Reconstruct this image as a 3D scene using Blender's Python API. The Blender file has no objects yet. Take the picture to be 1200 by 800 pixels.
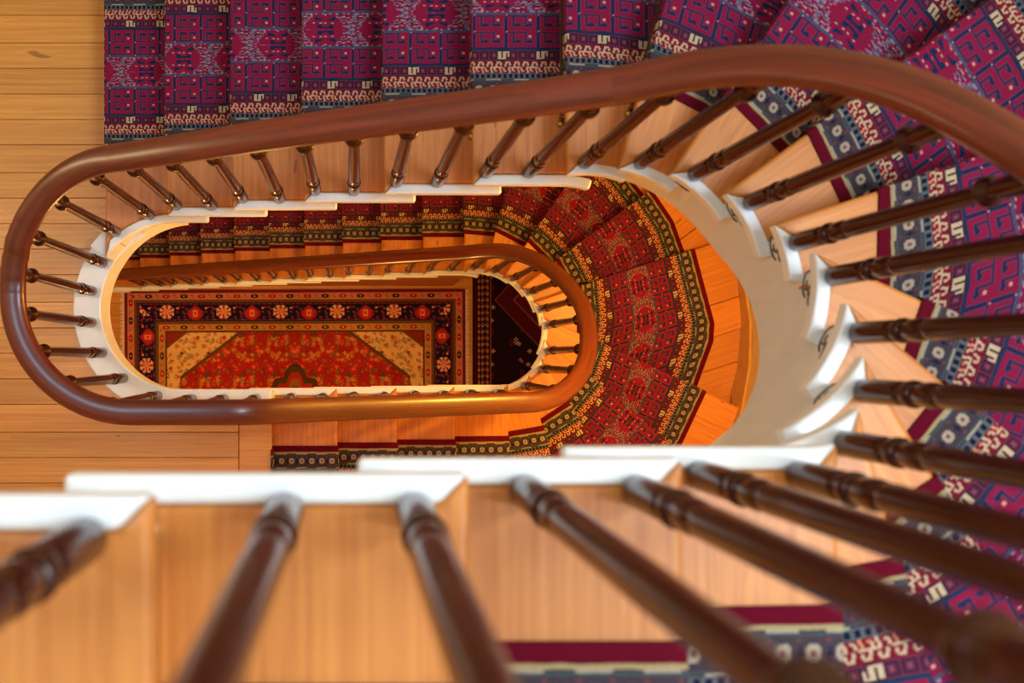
import bpy, bmesh, math, random
from math import sin, cos, pi, sqrt, atan2, radians
from mathutils import Vector

S = bpy.context.scene
C = S.collection
random.seed(7)

# ------------------------------------------------------------------ camera
# plan unit U: the stair was surveyed in a length unit of 1.4167e-4 m; RISE is one step
U = 1.4167e-4
RISE = 0.17
LAND = 24.5                       # landing lies 24.5 rises below the lens

def Z(D):
    return (LAND - D) * RISE

cam = bpy.data.cameras.new('camera')
cam.sensor_width = 36.0
cam.lens = 36.0
cam.shift_x = 185 / 1200
cam.shift_y = 20 / 1200
cam.clip_start = 0.02
cam.dof.use_dof = True
cam.dof.focus_distance = 4.9
cam.dof.aperture_fstop = 3.4
camo = bpy.data.objects.new('camera', cam)
camo.location = (0, 0, Z(0))
camo.rotation_euler = (0, 0, 0)
C.objects.link(camo)
S.camera = camo

# ------------------------------------------------------------------ light
S.view_settings.view_transform = 'Standard'
S.view_settings.look = 'None'
S.view_settings.gamma = 1.0
S.view_settings.use_curve_mapping = False
S.view_settings.exposure = 0.0

W = bpy.data.worlds.new('World')
S.world = W
W.use_nodes = True
bg = W.node_tree.nodes['Background']
bg.inputs['Color'].default_value = (0.62, 0.80, 1.0, 1)
bg.inputs['Strength'].default_value = 0.75

def lamp(name, kind, loc, energy, color, size=0.2, target=None, size_y=None, spread=None):
    l = bpy.data.lights.new(name, kind)
    l.energy = energy
    l.color = color
    if kind == 'AREA':
        l.shape = 'RECTANGLE'
        l.size = size
        l.size_y = size_y or size
        if spread:
            l.spread = spread
    else:
        l.shadow_soft_size = size
    o = bpy.data.objects.new(name, l)
    o.location = loc
    if target is not None:
        o.rotation_euler = (Vector(target) - Vector(loc)).to_track_quat('-Z', 'Y').to_euler()
    C.objects.link(o)
    return o

def WP(x, y, D):
    return (x * U, y * U, Z(D))

# tall window of the upper storey, right-hand wall: daylight
lamp('window_light', 'AREA', (1.85, 0.0, 5.2), 185, (0.72, 0.86, 1.0), 1.3, (-0.2, 0.1, 2.0), 1.7)
# added cool fill high on the left, for the string and baluster highlights
lamp('side_fill_light', 'AREA', (-2.1, 0.6, 6.2), 45, (0.62, 0.80, 1.0), 0.9, (0.3, -0.1, 2.4), 1.3)
# warm lamp on the outer wall of the turn, under the upper flight
lamp('turn_lamp', 'POINT', WP(11600, 2600, 20.5), 105, (1.0, 0.55, 0.08), 0.06)
# warm lamp in the ground-floor hall below the landing
lamp('hall_lamp', 'POINT', WP(-4000, -5500, 35.0), 70, (1.0, 0.55, 0.14), 0.15)
# wall lamp beside the landing
lamp('landing_lamp', 'POINT', WP(-14500, 5200, 15.0), 11, (1.0, 0.76, 0.42), 0.12)

# ------------------------------------------------------------------ helpers
def lin(c):
    c = c / 255.0
    return c / 12.92 if c <= 0.04045 else ((c + 0.055) / 1.055) ** 2.4

def rgb(r, g, b):
    return (lin(r), lin(g), lin(b), 1.0)

class NT:
    """small node-tree writer"""
    def __init__(self, name):
        self.m = bpy.data.materials.new(name)
        self.m.use_nodes = True
        self.t = self.m.node_tree
        self.b = self.t.nodes['Principled BSDF']
    def node(self, kind, **kw):
        n = self.t.nodes.new(kind)
        for k, v in kw.items():
            setattr(n, k, v)
        return n
    def put(self, sock, v):
        if isinstance(v, bpy.types.NodeSocket):
            self.t.links.new(v, sock)
        elif v is not None:
            sock.default_value = v
    def math(self, op, a, b=None, c=None, clamp=False):
        n = self.node('ShaderNodeMath', operation=op, use_clamp=clamp)
        self.put(n.inputs[0], a)
        if b is not None:
            self.put(n.inputs[1], b)
        if c is not None:
            self.put(n.inputs[2], c)
        return n.outputs[0]
    def vmath(self, op, a, b=None, out=0):
        n = self.node('ShaderNodeVectorMath', operation=op)
        self.put(n.inputs[0], a)
        if b is not None:
            self.put(n.inputs[1], b)
        return n.outputs[out]
    def mix(self, f, a, b, blend='MIX'):
        n = self.node('ShaderNodeMix', data_type='RGBA', blend_type=blend)
        self.put(n.inputs['Factor'], f)
        self.put(n.inputs['A'], a) if False else self.put(n.inputs[6], a)
        self.put(n.inputs[7], b)
        return n.outputs[2]
    def ramp(self, f, stops, interp='LINEAR'):
        n = self.node('ShaderNodeValToRGB')
        r = n.color_ramp
        r.interpolation = interp
        while len(r.elements) < len(stops):
            r.elements.new(0.999)
        for e, (p, c) in zip(r.elements, stops):
            e.position = p
        for e, (p, c) in zip(r.elements, stops):
            e.color = c
        self.put(n.inputs[0], f)
        return n.outputs[0]
    def noise(self, vec, scale, detail=3, rough=0.55):
        n = self.node('ShaderNodeTexNoise')
        self.put(n.inputs['Vector'], vec)
        n.inputs['Scale'].default_value = scale
        n.inputs['Detail'].default_value = detail
        n.inputs['Roughness'].default_value = rough
        return n.outputs['Fac']
    def mapping(self, vec, scale, loc=(0, 0, 0)):
        n = self.node('ShaderNodeMapping')
        self.put(n.inputs['Vector'], vec)
        n.inputs['Scale'].default_value = scale
        n.inputs['Location'].default_value = loc
        return n.outputs[0]
    def coord(self, which):
        return self.node('ShaderNodeTexCoord').outputs[which]
    def bump(self, h, strength, dist=0.002):
        n = self.node('ShaderNodeBump')
        n.inputs['Strength'].default_value = strength
        n.inputs['Distance'].default_value = dist
        self.put(n.inputs['Height'], h)
        self.put(self.b.inputs['Normal'], n.outputs[0])
    def bitmap(self, u, v, rows, palette):
        """woven motif: rows of digits 0-7, u across the columns, v down the rows, both repeating"""
        H, Wd = len(rows), len(rows[0])
        stops = []
        for i, r in enumerate(rows):
            pl = [0, 0, 0]
            for ch in r:
                d = int(ch)
                for b in range(3):
                    pl[b] = pl[b] * 2 + ((d >> b) & 1)
            stops.append((i / H, (float(pl[0]), float(pl[1]), float(pl[2]), 1.0)))
        uf = self.math('FRACT', u)
        vf = self.math('FRACT', v)
        vq = self.math('DIVIDE', self.math('ADD', self.math('FLOOR', self.math('MULTIPLY', vf, H)), 0.5), H)
        rowv = self.ramp(vq, stops, 'CONSTANT')
        col = self.math('FLOOR', self.math('MULTIPLY', uf, Wd))
        p = self.math('POWER', 2.0, self.math('SUBTRACT', Wd - 1, col))
        comb = self.node('ShaderNodeCombineXYZ')
        for i in range(3):
            self.put(comb.inputs[i], p)
        q = self.vmath('FLOOR', self.vmath('ADD', self.vmath('DIVIDE', rowv, comb.outputs[0]), (1e-4, 1e-4, 1e-4)))
        bits = self.vmath('MODULO', q, (2.0, 2.0, 2.0))
        bits = self.vmath('FLOOR', self.vmath('ADD', bits, (0.5, 0.5, 0.5)))
        idx = self.vmath('DOT_PRODUCT', bits, (1.0, 2.0, 4.0), out=1)
        f = self.math('DIVIDE', self.math('ADD', idx, 0.5), 8.0)
        pal = list(palette) + [palette[-1]] * (8 - len(palette))
        return self.ramp(f, [(i / 8, c) for i, c in enumerate(pal)], 'CONSTANT')
    def set(self, **kw):
        for k, v in kw.items():
            self.put(self.b.inputs[k.replace('_', ' ')], v)
        return self.m

def mat_wood(name, dark, light, coord='UV', stretch=(2.0, 60.0, 2.0), rough=0.32, vary=0.12, coat=0.25, spots=True, redvar=None):
    n = NT(name)
    v = n.coord(coord)
    info = n.node('ShaderNodeObjectInfo').outputs['Random']
    off = n.node('ShaderNodeCombineXYZ')
    n.put(off.inputs[0], n.math('MULTIPLY', info, 13.0))
    n.put(off.inputs[1], n.math('MULTIPLY', info, 7.0))
    n.put(off.inputs[2], n.math('MULTIPLY', info, 3.0))
    v = n.vmath('ADD', v, off.outputs[0])
    g1 = n.noise(n.mapping(v, stretch), 1.0, 5, 0.6)
    sw = n.noise(n.mapping(v, (stretch[0] * .45, stretch[1] * .22, stretch[2] * .6)), 1.0, 2, 0.5)
    ring = n.math('FRACT', n.math('MULTIPLY', sw, 9.0))
    f = n.math('ADD', n.math('MULTIPLY', g1, 0.88), n.math('MULTIPLY', ring, 0.12))
    col = n.ramp(f, [(0.28, dark), (0.72, light)])
    br = n.math('ADD', 1.0 - vary, n.math('MULTIPLY', info, 2 * vary))
    bc = n.node('ShaderNodeCombineXYZ')
    for i in range(3):
        n.put(bc.inputs[i], br)
    col = n.vmath('MULTIPLY', col, bc.outputs[0])
    if spots:
        k = n.noise(n.mapping(v, (6, 22, 6)), 1.0, 1, 0.4)
        k = n.math('LESS_THAN', k, 0.235)
        col = n.mix(n.math('MULTIPLY', k, 0.5), col, rgb(70, 38, 18))
    n.bump(g1, 0.12, 0.0015)
    return n.set(Base_Color=col, Roughness=rough, Coat_Weight=coat, Coat_Roughness=0.2)

def mat_plain(name, c, rough=0.5,  metal=0.0, coat=0.0, bump=0.0, scale=60, varc=None, spec=0.5):
    n = NT(name)
    col = c
    nz = None
    if varc is not None or bump:
        nz = n.noise(n.coord('Object'), scale, 4)
    if varc is not None:
        col = n.ramp(nz, [(0.3, c), (0.75, varc)])
    if bump:
        n.bump(nz, bump)
    return n.set(Base_Color=col, Roughness=rough, Metallic=metal, Coat_Weight=coat, Coat_Roughness=0.08, Specular_IOR_Level=spec)

# ------------------------------------------------------------------ carpet motifs
MAG, MAGD, BLU, TEAL = rgb(148, 28, 70), rgb(106, 20, 50), rgb(22, 46, 84), rgb(120, 110, 150)
CRM, RED, NVY, GRY = rgb(214, 188, 156), rgb(128, 24, 46), rgb(22, 28, 62), rgb(84, 92, 112)

def grid(h, w, ch='0'):
    return [[ch] * w for _ in range(h)]

def rect(g, x0, y0, x1, y1, ch):
    for y in range(y0, y1):
        for x in range(x0, x1):
            if 0 <= y < len(g):
                g[y][x % len(g[0])] = ch

def rows(g):
    return [''.join(r) for r in g]

def outline(g, core, ch):
    H, Wd = len(g), len(g[0])
    src = [r[:] for r in g]
    for y in range(H):
        for x in range(Wd):
            if src[y][x] == '0':
                for dy, dx in ((0, 1), (1, 0), (0, -1), (-1, 0)):
                    if src[(y + dy) % H][(x + dx) % Wd] == core:
                        g[y][x] = ch

def key_rows():
    g = grid(30, 24)
    for o in (0, 15):
        rect(g, 0, o, 2, o + 15, '1')
        rect(g, 0, o + 1, 16, o + 2, '1')
        rect(g, 15, o + 1, 16, o + 10, '1')
        rect(g, 15, o + 9, 21, o + 11, '1')
        rect(g, 18, o + 8, 20, o + 9, '1')
        rect(g, 6, o + 2, 7, o + 10, '1')
        rect(g, 6, o + 9, 12, o + 11, '1')
        rect(g, 9, o + 8, 11, o + 9, '1')
    outline(g, '1', '2')
    for o in (0, 15):
        rect(g, 18, o + 4, 20, o + 6, '3')
    return rows(g)

def flower_rows():
    rnd = random.Random(3)
    g = grid(16, 24)
    # left half: a lozenge of pale blossoms; right half: blue birds and stepped triangles
    for y in range(16):
        for x in range(14):
            if abs(x - 6.5) < 2.5 + (15 - y) * 0.36 and rnd.random() < 0.55:
                g[y][x] = rnd.choice('2245')
    for i in range(4):
        rect(g, 15, 3 + i, 16 + i, 4 + i, '1')
        rect(g, 23 - i, 3 + i, 24, 4 + i, '1')
    rect(g, 16, 11, 18, 15, '1')
    rect(g, 21, 11, 23, 15, '1')
    rect(g, 18, 13, 21, 15, '1')
    for x, y in ((14, 9), (19, 9), (17, 9), (22, 9), (13, 1), (3, 3), (10, 3), (19, 1)):
        g[y][x] = '3'
    for x in range(24):
        g[0][x] = '2' if g[0][x] == '0' and x % 3 == 0 else g[0][x]
    return rows(g)

def vine_rows():
    g = grid(10, 20)
    rect(g, 0, 5, 20, 6, '1')
    for x0 in (0, 10):
        for i in range(4):
            rect(g, x0 + 2 + i // 2, 4 - i, x0 + 4 + i // 2, 5 - i, '1')
        rect(g, x0 + 5, 1, x0 + 8, 2, '1')
        rect(g, x0 + 7, 2, x0 + 9, 4, '1')
        for i in range(4):
            rect(g, x0 + 6 + i // 2, 6 + i, x0 + 8 + i // 2, 7 + i, '2' if x0 else '1')
        rect(g, x0 + 1, 8, x0 + 4, 9, '2' if x0 else '1')
        rect(g, x0 + 0, 6, x0 + 2, 8, '1')
    return rows(g)

def square_rows():
    g = grid(8, 24)
    for x0 in (0, 12, 18):
        rect(g, x0 + 1, 1, x0 + 6, 7, '2')
        rect(g, x0 + 2, 2, x0 + 5, 6, '0')
        rect(g, x0 + 3, 3, x0 + 4, 5, '3')
    rect(g, 6, 0, 12, 8, '4')
    rect(g, 6, 1, 8, 7, '1')
    rect(g, 6, 1, 11, 2, '1')
    rect(g, 9, 1, 11, 7, '1')
    rect(g, 9, 6, 13, 7, '1')
    rect(g, 12, 3, 13, 7, '1')
    return rows(g)

def floral_rows():
    g = grid(16, 24)
    for x in range(0, 24, 2):
        g[1][x] = '1'
        g[14][x] = '1'
    rect(g, 0, 0, 24, 1, '2')
    rect(g, 0, 15, 24, 16, '2')
    for x0 in (2, 14):
        rect(g, x0 + 1, 5, x0 + 5, 11, '2')
        rect(g, x0, 6, x0 + 6, 10, '2')
        rect(g, x0 + 2, 7, x0 + 4, 9, '3')
        rect(g, x0 + 8, 6, x0 + 9, 11, '4')
        rect(g, x0 + 7, 8, x0 + 10, 9, '4')
        rect(g, x0 + 8, 3, x0 + 10, 4, '3')
        rect(g, x0 + 6, 12, x0 + 8, 13, '3')
    return rows(g)

def mat_runner():
    n = NT('runner_carpet')
    uv = n.coord('UV')
    sx = n.node('ShaderNodeSeparateXYZ')
    n.put(sx.inputs[0], uv)
    u, v = sx.outputs[0], sx.outputs[1]
    m = n.math('MINIMUM', u, n.math('SUBTRACT', 0.70, u))
    wob = n.noise(uv, 22.0, 2)
    m = n.math('ADD', m, n.math('MULTIPLY', n.math('SUBTRACT', wob, 0.5), 0.006))
    b = [0.026, 0.033, 0.095, 0.113, 0.151, 0.182, 0.190, 0.289, 0.295]
    def band(i, s=1.0):
        return n.math('DIVIDE', n.math('SUBTRACT', m, b[i]), b[i + 1] - b[i])
    col = rgb(104, 10, 36)
    def over(i, c):
        nonlocal col
        col = n.mix(n.math('GREATER_THAN', m, b[i]), col, c)
    over(0, rgb(176, 158, 116))
    over(1, n.bitmap(n.math('DIVIDE', v, 0.085), band(1), floral_rows(),
                     [rgb(72, 62, 72), rgb(70, 108, 112), rgb(180, 166, 146), rgb(130, 70, 74), NVY]))
    dots = n.math('GREATER_THAN', n.math('FRACT', n.math('DIVIDE', v, 0.017)), 0.42)
    inb = n.math('LESS_THAN', n.math('ABSOLUTE', n.math('SUBTRACT', band(2), 0.5)), 0.33)
    over(2, n.mix(n.math('MULTIPLY', dots, inb), rgb(98, 104, 108), rgb(20, 28, 58)))
    over(3, n.bitmap(n.math('DIVIDE', v, 0.055), n.math('SUBTRACT', 1.0, band(3)), vine_rows(), [RED, CRM, rgb(226, 150, 120)]))
    over(4, n.bitmap(n.math('DIVIDE', v, 0.118), band(4), square_rows(),
                     [rgb(108, 48, 74), CRM, rgb(60, 30, 56), rgb(150, 86, 98), rgb(56, 40, 50)]))
    over(5, rgb(30, 54, 88))
    pal = [MAG, BLU, rgb(126, 52, 88), rgb(220, 168, 156)]
    over(6, n.bitmap(n.math('DIVIDE', v, 0.098), n.math('SUBTRACT', 1.0, band(6)), key_rows(), pal))
    over(7, rgb(60, 90, 120))
    half = n.math('DIVIDE', n.math('SUBTRACT', m, b[8]), 0.35 - b[8])
    over(8, n.bitmap(n.math('DIVIDE', v, 0.19), half, flower_rows(),
                     [MAG, BLU, rgb(160, 136, 164), rgb(220, 168, 156), rgb(92, 120, 146), MAGD]))
    sp = n.noise(uv, 260.0, 2)
    shade = n.math('ADD', 0.38, n.math('MULTIPLY', sp, 0.66))
    sc = n.node('ShaderNodeCombineXYZ')
    for i in range(3):
        n.put(sc.inputs[i], shade)
    col = n.vmath('MULTIPLY', col, sc.outputs[0])
    n.bump(sp, 0.35, 0.002)
    return n.set(Base_Color=col, Roughness=0.95, Specular_IOR_Level=0.1)

def rosette_rows(kind):
    g = grid(20, 24)
    for x in range(24):
        g[1][x] = '4' if x % 5 else '0'
        g[18][x] = '4' if x % 4 else '0'
    for x, y, c in ((1, 4, '4'), (2, 14, '4'), (1, 9, '5'), (22, 4, '4'), (21, 15, '5'), (20, 9, '4'), (3, 17, '5'), (4, 6, '5'), (20, 5, '2'), (2, 11, '4')):
        rect(g, x, y, x + 2, y + 2, c)
    for y in range(20):
        for x in range(24):
            ex, ey = x + .5 - 12, (y + .5 - 10) * 1.0
            d = math.hypot(ex * 1.15, ey)
            if kind == 0:
                if d < 7.6:
                    a = (atan2(ey, ex) / (2 * pi) * 8 + 0.25) % 1
                    g[y][x] = '2' if d < 2.0 else ('1' if a < .52 else '3')
                    if d > 6.6 and a < .52:
                        g[y][x] = '0'
            else:
                w = 8.5 * (1 - ((ey - 1) / 8.5) ** 2) if abs(ey - 1) < 8.5 else 0
                w *= 0.62 + 0.38 * (ey + 8) / 16
                if abs(ex) < w:
                    g[y][x] = '1' if abs(ex) < w - 2 else '4'
                    if abs(ex) < 2.2 and -2 < ey < 5:
                        g[y][x] = '2'
                    if abs(ex) < 1 and 0 < ey < 3:
                        g[y][x] = '1'
    return rows(g)

def guard_rows():
    g = grid(10, 24)
    for x0, c in ((2, '1'), (14, '2')):
        rect(g, x0 + 1, 2, x0 + 4, 8, c)
        rect(g, x0, 3, x0 + 5, 7, c)
        rect(g, x0 + 2, 4, x0 + 3, 6, '3')
        rect(g, x0 + 7, 3, x0 + 9, 4, '2')
        rect(g, x0 + 8, 6, x0 + 10, 7, '1')
    return rows(g)

def field_rows(seed, dens):
    rnd = random.Random(seed)
    g = grid(30, 24)
    for _ in range(dens):
        x, y = rnd.randrange(24), rnd.randrange(30)
        c = rnd.choice('12345')
        k = rnd.randrange(3)
        pts = [(0, 0), (1, 0), (-1, 0), (0, 1), (0, -1)] if k else [(0, 0), (1, 1), (-1, 1), (1, -1), (-1, -1), (0, 2), (0, -2)]
        for dx, dy in pts:
            g[(y + dy) % 30][(x + dx) % 24] = c
        if k:
            g[y][x] = '3'
    return rows(g)

RUG_L, RUG_W = 2.80, 1.90
def mat_rug():
    n = NT('persian_wool')
    uv = n.coord('UV')
    sx = n.node('ShaderNodeSeparateXYZ')
    n.put(sx.inputs[0], uv)
    x, y = sx.outputs[0], sx.outputs[1]
    wob = n.math('MULTIPLY', n.math('SUBTRACT', n.noise(uv, 30.0, 2), 0.5), 0.016)
    wob2 = n.math('MULTIPLY', n.math('SUBTRACT', n.noise(n.mapping(uv, (1, 1, 1), (5, 3, 1)), 30.0, 2), 0.5), 0.016)
    dx = n.math('MINIMUM', x, n.math('SUBTRACT', RUG_L, x))
    dy = n.math('MINIMUM', y, n.math('SUBTRACT', RUG_W, y))
    d = n.math('MINIMUM', dx, dy)
    side = n.math('LESS_THAN', dx, dy)
    nside = n.math('SUBTRACT', 1.0, side)
    al = n.math('ADD', n.math('MULTIPLY', side, y), n.math('MULTIPLY', nside, x))
    b = [0.019, 0.026, 0.080, 0.104, 0.258, 0.282, 0.335, 0.350]
    col = rgb(120, 14, 20)
    def over(i, c):
        nonlocal col
        col = n.mix(n.math('GREATER_THAN', d, b[i]), col, c)
    def band(i):
        return n.math('DIVIDE', n.math('SUBTRACT', d, b[i]), b[i + 1] - b[i])
    gp = [rgb(196, 120, 92), rgb(170, 22, 40), rgb(52, 26, 40), rgb(226, 170, 120)]
    over(0, rgb(96, 52, 30))
    over(1, n.bitmap(n.math('DIVIDE', al, 0.29), band(1), guard_rows(), gp))
    over(2, rgb(104, 72, 40))
    rp = [rgb(30, 22, 46), rgb(190, 40, 30), rgb(222, 140, 96), rgb(216, 190, 156), rgb(140, 38, 56), rgb(92, 74, 100)]
    cell = n.math('DIVIDE', al, 0.233)
    odd = n.math('GREATER_THAN', n.math('FRACT', n.math('MULTIPLY', cell, 0.5)), 0.5)
    over(3, n.mix(odd, n.bitmap(cell, band(3), rosette_rows(1), rp), n.bitmap(cell, band(3), rosette_rows(0), rp)))
    over(4, rgb(104, 76, 40))
    over(5, n.bitmap(n.math('DIVIDE', al, 0.29), band(5), guard_rows(), [rgb(190, 134, 76), rgb(170, 40, 30), rgb(70, 50, 30), rgb(226, 180, 110)]))
    over(6, rgb(84, 60, 30))
    fx = n.math('SUBTRACT', dx, b[7])
    fy = n.math('SUBTRACT', dy, b[7])
    fld = n.bitmap(n.math('DIVIDE', n.math('ADD', dx, n.math('ADD', wob, 0.1)), 0.28), n.math('DIVIDE', n.math('ADD', dy, wob2), 0.33), field_rows(11, 66),
                   [rgb(176, 26, 24), rgb(120, 82, 44), rgb(206, 150, 70), rgb(226, 92, 60), rgb(90, 40, 50), rgb(170, 60, 40)])
    cre = n.bitmap(n.math('DIVIDE', n.math('ADD', dx, wob), 0.22), n.math('DIVIDE', n.math('ADD', dy, wob2), 0.25), field_rows(23, 50),
                   [rgb(226, 184, 116), rgb(120, 92, 50), rgb(170, 50, 40), rgb(236, 200, 140), rgb(90, 70, 50), rgb(196, 110, 60)])
    olv = n.noise(uv, 34.0, 3)
    fld = n.mix(n.math('MULTIPLY', n.math('GREATER_THAN', olv, 0.56), 0.6), fld, rgb(122, 72, 36))
    e = n.math('ADD', n.math('DIVIDE', fx, 0.58), n.math('DIVIDE', fy, 0.44))
    e = n.math('MINIMUM', e, n.math('ADD', n.math('DIVIDE', fx, 0.105), 0.0))
    spand = n.math('LESS_THAN', e, 1.0)
    rim = n.math('LESS_THAN', e, 1.07)
    cx_ = n.math('ABSOLUTE', n.math('SUBTRACT', x, RUG_L / 2))
    cy_ = n.math('ABSOLUTE', n.math('SUBTRACT', y, RUG_W / 2))
    ang = n.math('ADD', n.math('DIVIDE', cx_, 0.38), n.math('DIVIDE', cy_, 0.34))
    sc = n.math('MULTIPLY', n.math('SINE', n.math('MULTIPLY', n.math('ARCTAN2', cy_, cx_), 12.0)), 0.07)
    ang = n.math('ADD', ang, sc)
    med = n.ramp(n.math('DIVIDE', ang, 1.2), [(0.0, rgb(190, 110, 50)), (0.2, rgb(90, 40, 36)), (0.36, rgb(150, 96, 50)), (0.52, rgb(178, 40, 30)), (0.66, rgb(80, 60, 36)), (0.80, rgb(60, 40, 40))], 'CONSTANT')
    inner = n.mix(n.math('LESS_THAN', ang, 1.0), fld, med)
    inner = n.mix(rim, inner, rgb(96, 66, 34))
    inner = n.mix(spand, inner, cre)
    tri = n.math('LESS_THAN', n.math('ADD', n.math('DIVIDE', fx, 0.17), n.math('DIVIDE', fy, 0.13)), 1.0)
    inner = n.mix(tri, inner, rgb(120, 70, 36))
    tri2 = n.math('LESS_THAN', n.math('ADD', n.math('DIVIDE', fx, 0.145), n.math('DIVIDE', fy, 0.11)), 1.0)
    inner = n.mix(tri2, inner, rgb(140, 44, 34))
    over(7, inner)
    sp = n.noise(uv, 120.0, 3)
    ab = n.noise(n.mapping(uv, (1.2, 9, 1)), 1.0, 2)
    shade = n.math('ADD', 0.45, n.math('ADD', n.math('MULTIPLY', sp, 0.7), n.math('MULTIPLY', ab, 0.4)))
    cc = n.node('ShaderNodeCombineXYZ')
    for i in range(3):
        n.put(cc.inputs[i], shade)
    col = n.vmath('MULTIPLY', col, cc.outputs[0])
    n.bump(sp, 0.3, 0.002)
    return n.set(Base_Color=col, Roughness=0.95, Specular_IOR_Level=0.1)

def mat_darkrug():
    n = NT('dark_tribal_wool')
    uv = n.coord('UV')
    sx = n.node('ShaderNodeSeparateXYZ')
    n.put(sx.inputs[0], uv)
    x, y = sx.outputs[0], sx.outputs[1]
    ay = n.math('ABSOLUTE', n.math('SUBTRACT', y, 0.75))
    dark, mar, pale = rgb(30, 14, 22), rgb(96, 24, 30), rgb(196, 130, 110)
    dia = n.math('ADD', n.math('ABSOLUTE', n.math('SUBTRACT', x, 0.78)), n.math('MULTIPLY', ay, 0.95))
    lines = n.ramp(n.math('DIVIDE', dia, 0.7), [(0, rgb(70, 16, 24)), (0.22, rgb(150, 92, 74)), (0.245, rgb(60, 14, 22)), (0.36, rgb(176, 120, 96)), (0.38, rgb(86, 20, 28)), (0.62, rgb(130, 74, 70)), (0.64, rgb(74, 16, 26)), (0.84, rgb(120, 60, 60)), (0.86, dark)], 'CONSTANT')
    mot = n.bitmap(n.math('DIVIDE', x, 0.3), n.math('DIVIDE', y, 0.36), field_rows(41, 9), [dark, rgb(120, 80, 90), mar, rgb(150, 130, 140), dark, mar])
    isd = n.math('GREATER_THAN', dia, 0.602)
    col = n.mix(isd, lines, mot)
    hook = n.math('LESS_THAN', n.math('ADD', n.math('ABSOLUTE', n.math('SUBTRACT', x, 0.78)), ay), 0.08)
    col = n.mix(hook, col, rgb(190, 150, 130))
    bord = n.bitmap(n.math('DIVIDE', x, 0.07), n.math('DIVIDE', y, 0.052),
                    ['000000000000000000000000', '001111000000000011110000', '011221100000000112211000', '011221100011000112211000', '001111000011000011110000', '000000000000000000000000', '000110000000000001100000', '000000000000000000000000'],
                    [rgb(40, 16, 24), rgb(196, 128, 96), rgb(110, 30, 34)])
    inb = n.math('LESS_THAN', x, 0.145)
    inb0 = n.math('GREATER_THAN', x, 0.04)
    col = n.mix(inb, col, n.mix(inb0, rgb(58, 14, 22), bord))
    col = n.mix(n.math('LESS_THAN', n.math('ABSOLUTE', n.math('SUBTRACT', x, 0.148)), 0.006), col, rgb(120, 60, 60))
    sp = n.noise(uv, 140.0, 2)
    n.bump(sp, 0.3, 0.002)
    return n.set(Base_Color=col, Roughness=0.95, Specular_IOR_Level=0.1)

M = {}
M['tread'] = mat_wood('pine_tread', rgb(182, 106, 42), rgb(212, 140, 66), 'UV', (2.2, 70, 1), 0.45, 0.10, 0.08)
M['board'] = mat_wood('pine_floorboard', rgb(192, 128, 54), rgb(222, 164, 80), 'Object', (1.6, 70, 2), 0.38, 0.12, 0.15)
M['rail'] = mat_wood('mahogany_rail', rgb(70, 23, 17), rgb(116, 43, 31), 'UV', (1.4, 50, 1), 0.34, 0.16, 0.35, spots=False)
M['baluster'] = mat_plain('dark_turned_mahogany', rgb(44, 12, 7), 0.22, coat=0.15, varc=rgb(66, 20, 11), scale=30, spec=0.3)
M['white'] = mat_plain('white_gloss_paint', rgb(228, 234, 238), 0.38, coat=0.15, varc=rgb(236, 240, 242), scale=14)
M['string'] = mat_plain('white_string_paint', rgb(218, 222, 224), 0.5, varc=rgb(228, 230, 230), scale=9)
M['scroll'] = mat_plain('scroll_shadow_grey', rgb(96, 92, 90), 0.6)  # dark grey stands in for shadow in the white carved scrolls
M['plaster'] = mat_plain('cream_plaster', rgb(220, 192, 140), 0.85, bump=0.1, scale=40)
M['brass'] = mat_plain('aged_brass', rgb(176, 142, 82), 0.3, metal=1.0)
M['rodbrass'] = mat_plain('shaded_brass', rgb(84, 66, 40), 0.4, metal=0.8)  # rod brass darkened in colour, as if shaded beneath the nosing
M['under'] = mat_plain('dark_subfloor', rgb(48, 30, 18), 0.9)
M['panel'] = mat_wood('spandrel_wood', rgb(150, 84, 40), rgb(196, 124, 66), 'Object', (1.5, 6, 30), 0.4, 0.05)
M['skirt'] = mat_plain('ochre_skirting', rgb(196, 150, 84), 0.4, varc=rgb(182, 134, 70), scale=12)
M['runner'] = mat_runner()
M['rug'] = mat_rug()
M['darkrug'] = mat_darkrug()
M['fringe'] = mat_plain('cream_fringe', rgb(244, 234, 214), 0.95, varc=rgb(222, 206, 178), scale=80)

# ------------------------------------------------------------------ object helpers
def link(name, me, mat, parent=None, smooth=None, bevel=0.0, seg=2):
    o = bpy.data.objects.new(name, me)
    if mat is not None and not me.materials:
        me.materials.append(mat)
    C.objects.link(o)
    if parent is not None:
        o.parent = parent
    if smooth is not None:
        for p in me.polygons:
            p.use_smooth = True
        me.set_sharp_from_angle(angle=radians(smooth))
    if bevel:
        b = o.modifiers.new('bevel', 'BEVEL')
        b.width = bevel
        b.segments = seg
        b.limit_method = 'ANGLE'
        b.angle_limit = radians(40)
    return o

def tag(o, label=None, cat=None, group=None, kind=None):
    if label:
        o['label'] = label
    if cat:
        o['category'] = cat
    if group:
        o['group'] = group
    if kind:
        o['kind'] = kind
    return o

def empty(name, loc=(0, 0, 0)):
    o = bpy.data.objects.new(name, None)
    o.location = loc
    o.empty_display_size = 0.1
    C.objects.link(o)
    return o

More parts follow.
